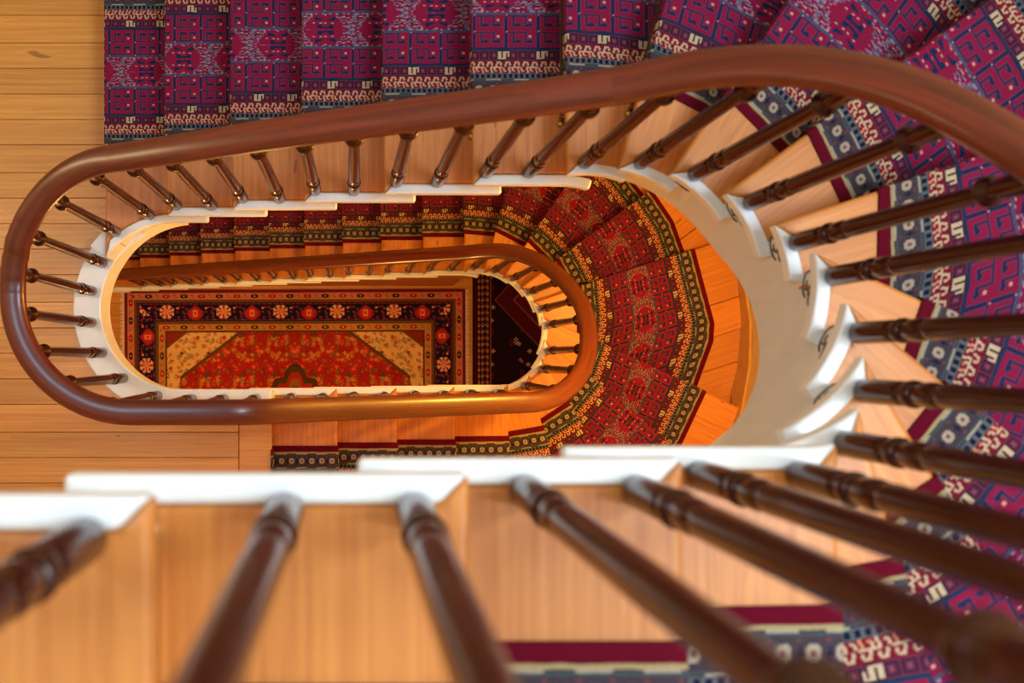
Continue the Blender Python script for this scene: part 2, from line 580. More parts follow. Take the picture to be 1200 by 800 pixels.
def prism(pts, z0, z1, uvd=None, uvo=(0, 0)):
    """closed plan polygon (metres) extruded from z0 to z1; uvd = grain direction"""
    n = len(pts)
    area = sum(pts[i][0] * pts[(i + 1) % n][1] - pts[(i + 1) % n][0] * pts[i][1] for i in range(n))
    if area < 0:
        pts = pts[::-1]
    vs = [(x, y, z0) for x, y in pts] + [(x, y, z1) for x, y in pts]
    fs = [list(range(n - 1, -1, -1)), list(range(n, 2 * n))]
    fs += [[i, (i + 1) % n, n + (i + 1) % n, n + i] for i in range(n)]
    me = bpy.data.meshes.new('prism')
    me.from_pydata(vs, [], fs)
    if uvd is not None:
        uv = me.uv_layers.new(name='UVMap')
        dx, dy = uvd
        for l in me.loops:
            x, y, z = me.vertices[l.vertex_index].co
            uv.data[l.index].uv = (x * dx + y * dy + uvo[0], -x * dy + y * dx + uvo[1] + z)
    return me

def boxmesh(x0, y0, z0, x1, y1, z1):
    return prism([(x0, y0), (x1, y0), (x1, y1), (x0, y1)], z0, z1)

# ------------------------------------------------------------------ plan of the well
R = 2320.0
YC = 1440.0
XL = -4950.0
STAIR = 8150.0                                     # clear width of the stair, well edge to wall

class Well:
    def __init__(self, cx):
        self.cx = cx
        self.Lt = cx - XL
        self.Lr = pi * R
    def pt(self, q, off=0.0):
        """point at length q along the well edge, moved outward by off (plan units)"""
        r = R + off
        if q < -pi * R:
            return (XL + (-q - pi * R), YC - r)
        if q < 0:
            a = pi / 2 - q / R
            return (XL + r * cos(a), YC + r * sin(a))
        if q <= self.Lt:
            return (XL + q, YC + r)
        if q <= self.Lt + self.Lr:
            a = pi / 2 - (q - self.Lt) / R
            return (self.cx + r * cos(a), YC + r * sin(a))
        return (self.cx - (q - self.Lt - self.Lr), YC - r)
    def q_top(self, x):
        return x - XL
    def q_ang(self, deg):
        return self.Lt + R * radians(90 - deg)
    def q_bot(self, x):
        return self.Lt + self.Lr + (self.cx - x)
    def curve(self, qa, qb, off, step=160.0):
        n = max(1, int(math.ceil(abs(qb - qa) / step)))
        return [self.pt(qa + (qb - qa) * i / n, off) for i in range(n + 1)]

WA, WB = Well(4430.0), Well(4830.0)

class Nose:
    """one nosing line: where it meets the well edge and the way it runs to the wall"""
    def __init__(self, well, q, deg):
        self.q = q
        self.p = well.pt(q)
        self.d = (cos(radians(deg)), sin(radians(deg)))
        # ascending direction: perpendicular, on the side of growing q
        nx, ny = self.d[1], -self.d[0]
        self.f = (nx, ny)
        self.well = well
        self.deg = deg
        self.len = self.reach(STAIR)
    def reach(self, off):
        """distance along the line at which the wall-side offset is reached"""
        cx = self.well.cx
        t = 0.0
        while t < 20000:
            x, y = self.p[0] + self.d[0] * t, self.p[1] + self.d[1] * t
            dx = max(0.0, x - cx)
            dd = math.hypot(dx, y - YC)
            if dd >= R + off:
                return t
            t += 10.0
        return t
    def at(self, t, s=0.0):
        """t along the line from the well edge, s forward (up the stair), plan units"""
        return (self.p[0] + self.d[0] * t + self.f[0] * s, self.p[1] + self.d[1] * t + self.f[1] * s)

def m2(p):
    return (p[0] * U, p[1] * U)

q1 = -R * (math.acos((-6850 - XL) / R) - pi / 2)   # first riser of the upper flight stands on the landing's arc
nosesA = [Nose(WA, q1, 90)]
for x in (-4950, -3080, -1215, 680, 2570, 4357):
    nosesA.append(Nose(WA, WA.q_top(x), 90))
for a, d in ((73, 74), (55.6, 55), (36, 36), (17, 18), (3, -24), (-16.8, -40), (-37, -60), (-58.6, -76), (-80, -90)):
    nosesA.append(Nose(WA, WA.q_ang(a), d))
for x in (2900, 880, -1300, -3300):
    nosesA.append(Nose(WA, WA.q_bot(x), -90))

nosesB = []
for x in (-15370, -13520, -11671, -9828, -7965, -6090, -4207, -2390, -526, 1264, 3118, 4860):
    nosesB.append(Nose(WB, WB.q_top(x), 90) if x >= XL else None)
# the lower flight runs straight on under the landing, past the left end of the well
class NoseS(Nose):
    def __init__(self, well, x):
        self.q = x - XL
        self.p = (x, YC + R)
        self.d, self.f = (0.0, 1.0), (1.0, 0.0)
        self.well, self.deg, self.len = well, 90, STAIR
for i, x in enumerate((-15370, -13520, -11671, -9828, -7965, -6090)):
    nosesB[i] = NoseS(WB, x)
for a, d in ((72, 74), (55, 55), (37, 36.5), (19.5, 18), (4.7, -25), (-18, -40), (-36, -60), (-58, -76)):
    nosesB.append(Nose(WB, WB.q_ang(a), d))
for x in (5170, 3245, 1325, -510, -2376):
    nosesB.append(Nose(WB, WB.q_bot(x) if x < WB.cx else WB.q_ang(-82), -90))

class StraightWell(Well):
    """like the well but running straight on at the left end of the top side"""
    def pt(self, q, off=0.0):
        if q < 0:
            return (XL + q, YC + R + off)
        return Well.pt(self, q, off)
WBs = StraightWell(4830.0)

TH = 0.034
RET = 235.0                                        # width of the white return nosing
SET = 190.0                                        # riser set back behind the nosing
STR = 380.0                                        # string face behind the return edge

def clip(poly, a, s0, keep_above):
    """cut a plan polygon by the line s = s0 forward of nosing a"""
    out_ = []
    def sv(p):
        s_ = (p[0] - a.p[0]) * a.f[0] + (p[1] - a.p[1]) * a.f[1] - s0
        return s_ if keep_above else -s_
    for i in range(len(poly)):
        p, q = poly[i], poly[(i + 1) % len(poly)]
        sp, sq = sv(p), sv(q)
        if sp >= 0:
            out_.append(p)
        if (sp >= 0) != (sq >= 0):
            f = sp / (sp - sq)
            out_.append((p[0] + (q[0] - p[0]) * f, p[1] + (q[1] - p[1]) * f))
    return out_

def parea(p):
    return abs(sum(p[i][0] * p[(i + 1) % len(p)][1] - p[(i + 1) % len(p)][0] * p[i][1] for i in range(len(p)))) / 2

def flight(root, well, noses, D0, hline):
    """treads, white returns, risers, string and soffit of one flight; noses[-1] belongs to the floor above"""
    N = len(noses)
    for n in range(N):
        a = noses[n]
        D = D0 - (n + 1)
        z = Z(D)
        if n < N - 1:
            b = noses[n + 1]
            mit = 430 if (n == 0 and well is WA) else RET
            pts = [a.at(0), ] + well.curve(a.q + mit, b.q + SET + 40, RET)
            pts += [b.at(b.len - 5, SET + 40), ]
            # outer edge follows the wall
            ang = 0
            if a.p[0] > 3000 or b.p[0] > 3000:
                oa = a.at(a.len - 5)
                ob = b.at(b.len - 5, SET)
                a1 = atan2(ob[1] - YC, ob[0] - well.cx)
                a0 = atan2(oa[1] - YC, oa[0] - well.cx)
                if abs(a1 - a0) < 2 and min(oa[0], ob[0]) > well.cx - 2500:
                    for i in range(1, 6):
                        t = a1 + (a0 - a1) * i / 6
                        px, py = well.cx + (R + STAIR - 5) * cos(t), YC + (R + STAIR - 5) * sin(t)
                        if px > well.cx:
                            pts.append((px, py))
            pts.append(a.at(a.len - 5))
            cutsat = [2300, 3500, 4700] if (root.name == 'lower_staircase' and 12 <= n <= 19) else []
            pieces = []
            lo = -1e9
            for c in cutsat + [1e9]:
                pc = clip(clip(pts, a, lo, True), a, c - (12 if c < 1e8 else 0), False)
                if len(pc) > 2 and parea(pc) > 60000:
                    pieces.append(pc)
                lo = c
            t = None
            for j, pc in enumerate(pieces):
                me = prism([m2(p) for p in pc], z - TH, z, a.d, (n * 0.37 + j * 2.3, n * 1.71))
                o = link('tread' if j == 0 else 'plank', me, M['tread'], root if j == 0 else t, bevel=0.009 if j == 0 else 0.002, seg=3 if j == 0 else 1)
                t = t or o
            # white return nosing, mitred in front, lapping past the next riser
            wind = abs(abs(a.deg) - 90) > 1 or abs(abs(b.deg) - 90) > 1
            qt = b.q + ((b.q - a.q) * (0.55 if wind else 0.42))
            nn = 10
            inner = []
            outer = []
            for i in range(nn + 1):
                f = i / nn
                dr = 150 * f if wind else 0
                inner.append(well.pt(a.q + (qt - a.q) * f, dr))
                outer.append(well.pt(a.q + mit + (qt - a.q - mit) * f, RET + dr - 3))
            inner[0] = a.at(0)
            me = prism([m2(p) for p in inner + outer[::-1]], z - TH - 0.001, z + 0.0015)
            link('nosing_return', me, M['white'], t, bevel=0.008, seg=3)
        # riser under this nosing
        zb = Z(D0 - n)
        pts = [a.at(STR + 60, SET), a.at(a.len - 8, SET), a.at(a.len - 8, SET + 120), a.at(STR + 60, SET + 120)]
        link('riser', prism([m2(p) for p in pts], zb + 0.0005, z - TH - 0.0005, a.d, (n * .7, n * .9)), M['tread'], root)
    # cut string: stepped top, raking lower edge
    qs = [n.q for n in noses]
    def dline(q):
        if q <= qs[0]:
            k = (q - qs[0]) / (qs[1] - qs[0])
            return D0 - 1 - k
        for i in range(N - 1):
            if q <= qs[i + 1]:
                return D0 - 1 - (i + (q - qs[i]) / (qs[i + 1] - qs[i]))
        return D0 - N
    sm = []
    step = 60.0
    vs, fs = [], []
    segs = []
    q_end = noses[-1].q + SET
    marks = [noses[i].q + SET for i in range(N)]
    if well is WA:
        marks[0] = noses[0].q + 12
    for i in range(N - 1):
        qa, qb = marks[i], marks[i + 1]
        zt = Z(D0 - (i + 1)) - TH - 0.002
        nseg = max(2, int((qb - qa) / 150))
        for j in range(nseg):
            segs.append((qa + (qb - qa) * j / nseg, qa + (qb - qa) * (j + 1) / nseg, zt))
    for qa, qb, zt in segs:
        base = len(vs)
        for q in (qa, qb):
            # smoothed nosing line
            dd = sum(dline(q + k * 260.0) for k in (-2, -1, 0, 1, 2)) / 5
            zb = max(Z(dd + hline(q)), Z(D0) + 0.001)
            zb = min(zb, zt - 0.01)
            s0 = STR
            if well is WA:
                s0 = 22 + (STR - 22) * min(1.0, max(0.0, (q - q1) / 3600.0))
            for off in (s0, STR + 210):
                x, y = m2(well.pt(q, off))
                vs.append((x, y, zb))
                vs.append((x, y, zt))
        # order: qa in b,t ; qa out b,t ; qb in b,t ; qb out b,t
        B = base
        fs += [[B, B + 4, B + 5, B + 1], [B + 2, B + 3, B + 7, B + 6], [B + 1, B + 5, B + 7, B + 3], [B, B + 2, B + 6, B + 4], [B, B + 1, B + 3, B + 2], [B + 4, B + 6, B + 7, B + 5]]
    me = bpy.data.meshes.new('string')
    me.from_pydata(vs, [], fs)
    link('string', me, M['string'], root, smooth=35)
    # soffit: plaster underside from string to wall
    vs, fs = [], []
    qn = []
    for i in range(N - 1):
        a, b = noses[i], noses[i + 1]
        for j in range(3):
            f = j / 3
            pa, pb = a.at(STR + 150), b.at(STR + 150)
            oa, ob = a.at(a.len - 6), b.at(b.len - 6)
            q = a.q + (b.q - a.q) * f
            zz = max(Z(dline(q) + hline(q) - 0.12), Z(D0) + 0.002)
            for p0, p1 in ((pa, pb), (oa, ob)):
                x, y = m2((p0[0] + (p1[0] - p0[0]) * f, p0[1] + (p1[1] - p0[1]) * f))
                vs.append((x, y, zz))
    for i in range(0, len(vs) - 2, 2):
        fs.append([i, i + 2, i + 3, i + 1])
    me = bpy.data.meshes.new('soffit')
    me.from_pydata(vs, [], fs)
    link('soffit', me, M['plaster'], root, smooth=60)

def hA(q):
    # depth of the string below the nosing line: deeper round the winders
    w = min(1.0, max(0.0, (q - WA.q_top(4500)) / 3000.0)) * min(1.0, max(0.0, (WA.q_bot(2500) - q) / 2600.0))
    return 1.75 + 1.65 * w
def hB(q):
    return 1.7

# ------------------------------------------------------------------ structure: floors, walls
def arc_left(off, y):
    return XL - sqrt(max(0.0, (R + off) ** 2 - (y - YC) ** 2))

XWALL = XL - R - STAIR - 2600
YTOP, YBOT = YC + R + STAIR, YC - R - STAIR

lf = link('floor', boxmesh(XWALL * U, YBOT * U, Z(LAND) - 0.13, -13000 * U, YTOP * U, Z(LAND) - 0.03), M['under'])
tag(lf, kind='structure')

def board(parent, poly, z0, z1, mat=None):
    o = link('floorboard', prism([m2(p) for p in poly], z0, z1), mat or M['board'], parent, bevel=0.0012, seg=1)
    return o

# landing boards, running left to right
PITCH = 733.0
GAP = 14.0
y = YBOT
row = 0
y0s = []
yy = 3760 + 0.0
start = YBOT - (PITCH - ((3638 - YBOT) % PITCH))
k = 0
y = start
HOLE = 70.0
while y < YTOP:
    w = PITCH * (1.0 if k % 5 else 1.08)
    a, b = max(y, YBOT) + GAP / 2, min(y + w, YTOP) - GAP / 2
    y += w
    k += 1
    if b - a < 60:
        continue
    def right_limit(t):
        if t > YC + R * 0.62:
            lim = -6850 + SET
            if t < YC + R + HOLE:
                lim = min(lim, arc_left(HOLE, t)) if abs(t - YC) < R + HOLE else lim
            return lim
        if t < YC - R - HOLE:
            return -3320.0
        return min(arc_left(HOLE, t), -3320.0)
    pr = [(right_limit(a + (b - a) * i / 6), a + (b - a) * i / 6) for i in range(7)]
    board(lf, [(XWALL, a)] + pr + [(XWALL, b)], Z(LAND) - 0.028, Z(LAND))
# border board at the head of the lower flight
board(lf, [(-3300, YBOT), (-2376, YBOT), (-2376, YC - R - 300), (-3300, YC - R - 300)], Z(LAND) - 0.036, Z(LAND) + 0.0005)
# joists and lath under the landing either side of the well (keeps the hall below dark)
for nm, poly in (('landing_slab', [(-13000, YBOT), (-2700, YBOT), (-2700, YC - R - 330), (XL, YC - R - 330)] +
                  [(XL + (R + 330) * cos(radians(t)), YC + (R + 330) * sin(radians(t))) for t in range(268, 118, -6)] +
                  [(-6700, YC + R + 0), (-6700, YTOP), (-13000, YTOP)]),):
    link('subfloor', prism([m2(p) for p in poly], Z(LAND) - 0.16, Z(LAND) - 0.030), M['under'], lf)

# white curb round the left end of the well
def curb():
    qb = -pi * R - (-2376 - XL)
    qi, qo = q1 + 1200, -R * radians(37)
    inner, outer = [], []
    n = 60
    for i in range(n + 1):
        f = i / n
        q = qo + (qb - qo) * f
        bot = min(1, max(0, (-q - pi * R * 0.93) / 1500.0))
        inner.append(well_pt(qi + (qb - qi) * f, 0))
        outer.append(well_pt(q, 790 - 190 * bot))
    return inner, outer
well_pt = WA.pt
inn, out = curb()
tip = [WA.pt(q1 - 60, 780)]
cb = link('trim_1', prism([m2(p) for p in inn + out[::-1]], Z(LAND) - 0.030, Z(LAND) + 0.006), M['white'], bevel=0.006)
tag(cb, kind='structure')
# fascia under the curb
fa = []
fo = []
for i in range(61):
    q = (q1 + 2200) + ((-pi * R - (-2376 - XL)) - (q1 + 2200)) * i / 60
    fa.append(WA.pt(q, 75 + 180 * max(0.0, (q - q1) / 2200)))
    fo.append(WA.pt(q, 400))
fs_ = link('trim_2', prism([m2(p) for p in fa + fo[::-1]], Z(LAND) - 0.20, Z(LAND) - 0.0305), M['string'], smooth=40)
tag(fs_, kind='structure')

# ground floor
GD = 49.5
gf = link('floor', boxmesh(XWALL * U, YBOT * U, Z(GD) - 0.12, 16000 * U, YTOP * U, Z(GD) - 0.022), M['under'])
tag(gf, kind='structure')
y = YBOT
while y < YTOP - 10:
    board(gf, [(XWALL, y + 6), (15900, y + 6), (15900, y + 720 - 6), (XWALL, y + 720 - 6)], Z(GD) - 0.02, Z(GD))
    y += 720

# walls
ZT = 6.4
def wall(name, pts, thick, z0, z1, mat):
    vs, fs = [], []
    for (x, y), (nx, ny) in pts:
        for off in (0, thick):
            vs += [((x + nx * off) * U, (y + ny * off) * U, z0), ((x + nx * off) * U, (y + ny * off) * U, z1)]
    for i in range(len(pts) - 1):
        B = i * 4
        fs += [[B, B + 1, B + 5, B + 4], [B + 2, B + 6, B + 7, B + 3], [B + 1, B + 3, B + 7, B + 5], [B, B + 4, B + 6, B + 2]]
    e = (len(pts) - 1) * 4
    fs += [[0, 2, 3, 1], [e, e + 1, e + 3, e + 2]]
    me = bpy.data.meshes.new(name)
    me.from_pydata(vs, [], fs)
    return tag(link(name, me, mat, smooth=40), kind='structure')
arcp = []
for i in range(49):
    a = radians(90 - 180 * i / 48)
    arcp.append(((WB.cx + (R + STAIR) * cos(a), YC + (R + STAIR) * sin(a)), (cos(a), sin(a))))
wall('wall_right', arcp, 900, Z(GD) - 0.1, ZT, M['plaster'])
wall('wall_back', [((XWALL, YTOP), (0, 1)), ((WB.cx, YTOP), (0, 1))], 900, Z(GD) - 0.1, ZT, M['plaster'])
wall('wall_front', [((XWALL, YBOT), (0, -1)), ((WB.cx, YBOT), (0, -1))], 900, Z(GD) - 0.1, ZT, M['plaster'])
wall('wall_left', [((XWALL, YBOT), (-1, 0)), ((XWALL, YTOP), (-1, 0))], 900, Z(GD) - 0.1, ZT, M['plaster'])

# baseboard climbing the outer wall beside the lower winders
def skirting():
    vs, fs = [], []
    ns = nosesB
    prof = []
    for i in range(8, 22):
        a, b = ns[i], ns[i + 1]
        for j in range(4):
            f = j / 4
            pa, pb = a.at(a.len), b.at(b.len)
            x, y = pa[0] + (pb[0] - pa[0]) * f, pa[1] + (pb[1] - pa[1]) * f
            dx, dy = max(0, x - WB.cx), y - YC
            r = math.hypot(dx, dy)
            nx, ny = dx / r, dy / r
            sc = (R + STAIR - 3) / r
            x = (WB.cx + dx * sc) if x > WB.cx else x
            y = YC + dy * sc
            z = Z(GD - (i + 1) - f)
            z0 = Z(GD - (i + 1))
            prof.append((x, y, nx, ny, z0 - 0.1, z + 0.035))
    for (x, y, nx, ny, z0, z1) in prof:
        for off in (0, -110):
            vs += [((x + nx * off) * U, (y + ny * off) * U, z0), ((x + nx * off) * U, (y + ny * off) * U, z1)]
    for i in range(len(prof) - 1):
        B = i * 4
        fs += [[B, B + 4, B + 5, B + 1], [B + 2, B + 3, B + 7, B + 6], [B + 1, B + 5, B + 7, B + 3], [B, B + 2, B + 6, B + 4]]
    me = bpy.data.meshes.new('baseboard')
    me.from_pydata(vs, [], fs)
    bm = bmesh.new()
    bm.from_mesh(me)
    bmesh.ops.recalc_face_normals(bm, faces=bm.faces)
    bm.to_mesh(me)
    return tag(link('baseboard_right', me, M['skirt'], smooth=40), kind='structure')
skirting()

# ------------------------------------------------------------------ the two flights
up = empty('upper_staircase', WP(-6850, 3760, LAND))
up.location = (0, 0, 0)
tag(up, 'upper stair flight with white edged pine treads curving down to the boarded landing', 'staircase')
flight(up, WA, nosesA, LAND, hA)
dn = empty('lower_staircase')
tag(dn, 'lower warm-lit stair flight with orange pine treads winding down to the rugs', 'staircase')
flight(dn, WBs, nosesB, GD, hB)

# scroll brackets on the string under the winder returns
def bracket(root, well, a, b, D):
    z1 = Z(D) - TH - 0.004
    q0, q1_ = a.q + SET + 30, b.q + (b.q - a.q) * 0.10
    L = q1_ - q0
    # silhouette (fraction along, drop in metres): scalloped lower edge
    sil = [(0, 0.125), (0.10, 0.118), (0.16, 0.135), (0.26, 0.14), (0.34, 0.12), (0.40, 0.095), (0.50, 0.09), (0.58, 0.10), (0.66, 0.085), (0.72, 0.06), (0.84, 0.055), (0.92, 0.04), (1.0, 0.012)]
    vs, fs = [], []
    for f, dz in sil:
        for off in (STR, STR - 70):
            x, y = m2(well.pt(q0 + L * f, off))
            vs += [(x, y, z1 - dz), (x, y, z1)]
    for i in range(len(sil) - 1):
        B = i * 4
        fs += [[B + 2, B + 6, B + 7, B + 3], [B, B + 1, B + 5, B + 4], [B, B + 4, B + 6, B + 2], [B + 1, B + 3, B + 7, B + 5]]
    e = len(vs) - 4
    fs += [[0, 2, 3, 1], [e, e + 1, e + 3, e + 2]]
    me = bpy.data.meshes.new('bracket')
    me.from_pydata(vs, [], fs)
    br = link('scroll_bracket', me, M['string'], root)
    # scroll lines as dark tubes, coloured like the shadow in the carving
    bm = bmesh.new()
    def tube(pts, r):
        ring = []
        for i, (f, dz) in enumerate(pts):
            c = Vector((*m2(well.pt(q0 + L * f, STR - 74)), z1 - dz))
            c1 = Vector((*m2(well.pt(q0 + L * f, STR - 300)), z1 - dz))
            nrm = (c1 - c).normalized()
            j = min(i + 1, len(pts) - 1)
            k = max(i - 1, 0)
            t = (Vector((*m2(well.pt(q0 + L * pts[j][0], STR - 74)), z1 - pts[j][1])) - Vector((*m2(well.pt(q0 + L * pts[k][0], STR - 74)), z1 - pts[k][1]))).normalized()
            s = t.cross(nrm).normalized()
            ring.append([bm.verts.new(c + (s * cos(w) + nrm * sin(w)) * r) for w in (0, pi / 2, pi, 3 * pi / 2)])
        for i in range(len(ring) - 1):
            for j in range(4):
                bm.faces.new((ring[i][j], ring[i][(j + 1) % 4], ring[i + 1][(j + 1) % 4], ring[i + 1][j]))
    def spiral(cf, cz, r0, turns, a0, sgn):
        out_ = []
        for i in range(18):
            t = i / 17
            r = r0 * (1 - 0.75 * t)
            a = a0 + sgn * turns * 2 * pi * t
            out_.append((cf + r * cos(a) / (L * U), cz + r * sin(a)))
        return out_
    tube(spiral(0.20, 0.085, 0.030, 1.3, 0.3, 1), 0.0028)
    tube(spiral(0.55, 0.055, 0.022, 1.2, 2.6, -1), 0.0026)
    tube([(0.28, 0.045), (0.36, 0.03), (0.46, 0.028), (0.60, 0.024), (0.74, 0.034), (0.84, 0.026)], 0.0024)
    tube([(0.30, 0.112), (0.36, 0.088), (0.40, 0.078), (0.47, 0.082)], 0.0026)
    me = bpy.data.meshes.new('scroll')
    bm.to_mesh(me)
    bm.free()
    link('scroll', me, M['scroll'], br, smooth=60)

for n in range(5, 17):
    bracket(up, WA, nosesA[n], nosesA[n + 1], LAND - (n + 1))

# wooden spandrel panel under the lower flight
def spandrel():
    y0 = YC + R + STR + 60
    xs = [-15370, -13520, -11671, -9828, -7965, -6090, -4207, -2390, -526, 1264, 3118, 4860, 5700]
    vs, fs = [], []
    for i, x in enumerate(xs):
        z = max(Z(GD - i - 1 + 1.75), Z(GD) + 0.02)
        for yy_ in (y0, y0 + 200):
            vs += [(x * U, yy_ * U, Z(GD) + 0.001), (x * U, yy_ * U, z)]
    for i in range(len(xs) - 1):
        B = i * 4
        fs += [[B, B + 4, B + 5, B + 1], [B + 2, B + 3, B + 7, B + 6], [B + 1, B + 5, B + 7, B + 3]]
    e = len(vs) - 4
    fs += [[e, e + 2, e + 3, e + 1], [0, 1, 3, 2]]
    me = bpy.data.meshes.new('spandrel')
    me.from_pydata(vs, [], fs)
    link('spandrel_panel', me, M['panel'], dn)
spandrel()

# ------------------------------------------------------------------ stair runners
RW = 0.70
CT = 0.007
def runner(name, noses, D0, inner, outer_off, label):
    vs, fs, uvs = [], [], []
    N = len(noses)
    NU = 12
    sta = []                                        # stations: list of (inner pt, outer pt, z, v or None, nose)
    ends = []
    for a in noses:
        wnd = abs(abs(a.deg) - 90) > 1
        if a.p[0] < XL and not isinstance(a, NoseS):
            ends.append((inner + YC + R - a.p[1], a.reach(outer_off) if a.p[0] >= XL else YC + R + outer_off - a.p[1]))
            continue
        ends.append((inner + (120 if wnd else 0), a.reach(outer_off) if not isinstance(a, NoseS) else outer_off))
    vv = 0.0
    for n in range(N):
        a = noses[n]
        ia, oa = ends[n]
        z = Z(D0 - n - 1)
        zl = Z(D0 - n)
        # up the riser and round the nosing
        for s, zz, dv in ((165, zl + CT, 0.0), (165, z - 0.10, 0.07), (120, z - 0.045, 0.055), (-45, z - 0.030, 0.02), (-52, z - 0.010, 0.02), (-25, z + CT * .7, 0.012), (15, z + CT, 0.008)):
            vv += dv
            sta.append((a.at(ia, s), a.at(oa, s), zz, vv, None))
        if n == N - 1:
            break
        b = noses[n + 1]
        ib, ob = ends[n + 1]
        p0, p1 = a.at(ia, 15), b.at(ib, 165)
        o0, o1 = a.at(oa, 15), b.at(ob, 165)
        # outer edge: square to each nosing, meeting in a corner where the stair turns
        corner = None
        cr = a.f[0] * b.f[1] - a.f[1] * b.f[0]
        if abs(cr) > 0.12:
            t = ((o1[0] - o0[0]) * b.f[1] - (o1[1] - o0[1]) * b.f[0]) / cr
            if t > 0:
                corner = (o0[0] + a.f[0] * t, o0[1] + a.f[1] * t)
                mid = ((o0[0] + o1[0]) / 2, (o0[1] + o1[1]) / 2)
                corner = (mid[0] + (corner[0] - mid[0]) * 0.8, mid[1] + (corner[1] - mid[1]) * 0.8)
        K = 8
        if corner:
            la, lb = math.dist(o0, corner), math.dist(corner, o1)
        v0 = vv
        for k in range(1, K + 1):
            t = k / K
            pi_ = (p0[0] + (p1[0] - p0[0]) * t, p0[1] + (p1[1] - p0[1]) * t)
            if corner:
                L = t * (la + lb)
                if L < la:
                    f = L / la
                    po = (o0[0] + (corner[0] - o0[0]) * f, o0[1] + (corner[1] - o0[1]) * f)
                else:
                    f = (L - la) / lb
                    po = (corner[0] + (o1[0] - corner[0]) * f, corner[1] + (o1[1] - corner[1]) * f)
            else:
                po = (o0[0] + (o1[0] - o0[0]) * t, o0[1] + (o1[1] - o0[1]) * t)
            sta.append((pi_, po, z + CT, v0, a))
        mx = (p1[0] + o1[0] - p0[0] - o0[0]) / 2
        my = (p1[1] + o1[1] - p0[1] - o0[1]) / 2
        vv = v0 + (mx * a.f[0] + my * a.f[1]) * U
    for (pi_, po, zz, v, a) in sta:
        for j in range(-1, NU + 2):
            f = min(1.0, max(0.0, j / NU))
            x, y = pi_[0] + (po[0] - pi_[0]) * f, pi_[1] + (po[1] - pi_[1]) * f
            dz = -CT if j in (-1, NU + 1) else 0.0
            vs.append((x * U, y * U, zz + dz))
            if a is None:
                uvs.append((f * RW, v))
            else:
                vd = ((x - a.p[0]) * a.f[0] + (y - a.p[1]) * a.f[1] - 15) * U
                uvs.append((f * RW, v + vd))
    C_ = NU + 3
    for i in range(len(sta) - 1):
        for j in range(C_ - 1):
            fs.append([i * C_ + j, (i + 1) * C_ + j, (i + 1) * C_ + j + 1, i * C_ + j + 1])
    me = bpy.data.meshes.new(name)
    me.from_pydata(vs, [], [f[::-1] for f in fs])
    uv = me.uv_layers.new(name='UVMap')
    for l in me.loops:
        uv.data[l.index].uv = uvs[l.vertex_index]
    o = link(name, me, M['runner'], smooth=50)
    tag(o, label, 'carpet')
    return ends

endsA = runner('stair_runner', nosesA, LAND, 1600, STAIR - 1515,
               'magenta and blue patterned runner carpet laid down the upper flight')
endsB = runner('stair_runner', nosesB, GD, 1720, STAIR - 1485,
               'runner carpet glowing red and orange on the lower winding flight')

# stair rods across the foot of every riser
def rod(a, ends, z, label, group):
    i0, o0 = ends
    t0 = empty('stair_rod')
    def pt(t, s, dz):
        x, y = m2(a.at(t, s + 140))
        return Vector((x, y, z + dz))
    mid = pt((i0 + o0) / 2, -35, 0.016)
    t0.location = mid
    ax = Vector((a.d[0], a.d[1], 0))
    fw = Vector((a.f[0], a.f[1], 0))
    up_ = Vector((0, 0, 1))
    half = (o0 - i0) * U / 2 + 0.045
    bm = bmesh.new()
    def ring_sweep(prof):
        rs = []
        for t, r in prof:
            rs.append([bm.verts.new(ax * t + (fw * cos(w) + up_ * sin(w)) * r) for w in [2 * pi * k / 8 for k in range(8)]])
        for i in range(len(rs) - 1):
            for k in range(8):
                bm.faces.new((rs[i][k], rs[i][(k + 1) % 8], rs[i + 1][(k + 1) % 8], rs[i + 1][k]))
        bm.faces.new(rs[0][::-1])
        bm.faces.new(rs[-1])
    ring_sweep([(-half + 0.012, 0.004), (half - 0.012, 0.004)])
    me = bpy.data.meshes.new('rod')
    bm.to_mesh(me)
    bm.free()
    link('rod', me, M['rodbrass'], t0, smooth=50)
    for s in (-1, 1):
        bm = bmesh.new()
        pr = [(0.0, 0.005), (0.004, 0.010), (0.011, 0.0132), (0.018, 0.010), (0.022, 0.004)]
        rs = []
        for t, r in pr:
            rs.append([bm.verts.new(ax * s * (half - 0.012 + t) + (fw * cos(w) + up_ * sin(w)) * r) for w in [2 * pi * k / 8 for k in range(8)]])
        for i in range(len(rs) - 1):
            for k in range(8):
                bm.faces.new((rs[i][k], rs[i][(k + 1) % 8], rs[i + 1][(k + 1) % 8], rs[i + 1][k]))
        bm.faces.new(rs[-1])
        bmesh.ops.recalc_face_normals(bm, faces=bm.faces)
        # eye bracket screwed to the riser
        c = ax * s * (half - 0.022)
        mtx = [c + fw * p + up_ * q for p in (-0.004, 0.032) for q in (-0.014, 0.012)]
        vv = []
        for e in (-0.004, 0.004):
            vv.append([bm.verts.new(m + ax * e) for m in (mtx[0], mtx[1], mtx[3], mtx[2])])
        bm.faces.new(vv[0][::-1])
        bm.faces.new(vv[1])
        for k in range(4):
            bm.faces.new((vv[0][k], vv[0][(k + 1) % 4], vv[1][(k + 1) % 4], vv[1][k]))
        me = bpy.data.meshes.new('finial')
        bm.to_mesh(me)
        bm.free()
        link('finial', me, M['brass'], t0, smooth=50)
    tag(t0, label, 'stair rod', group)

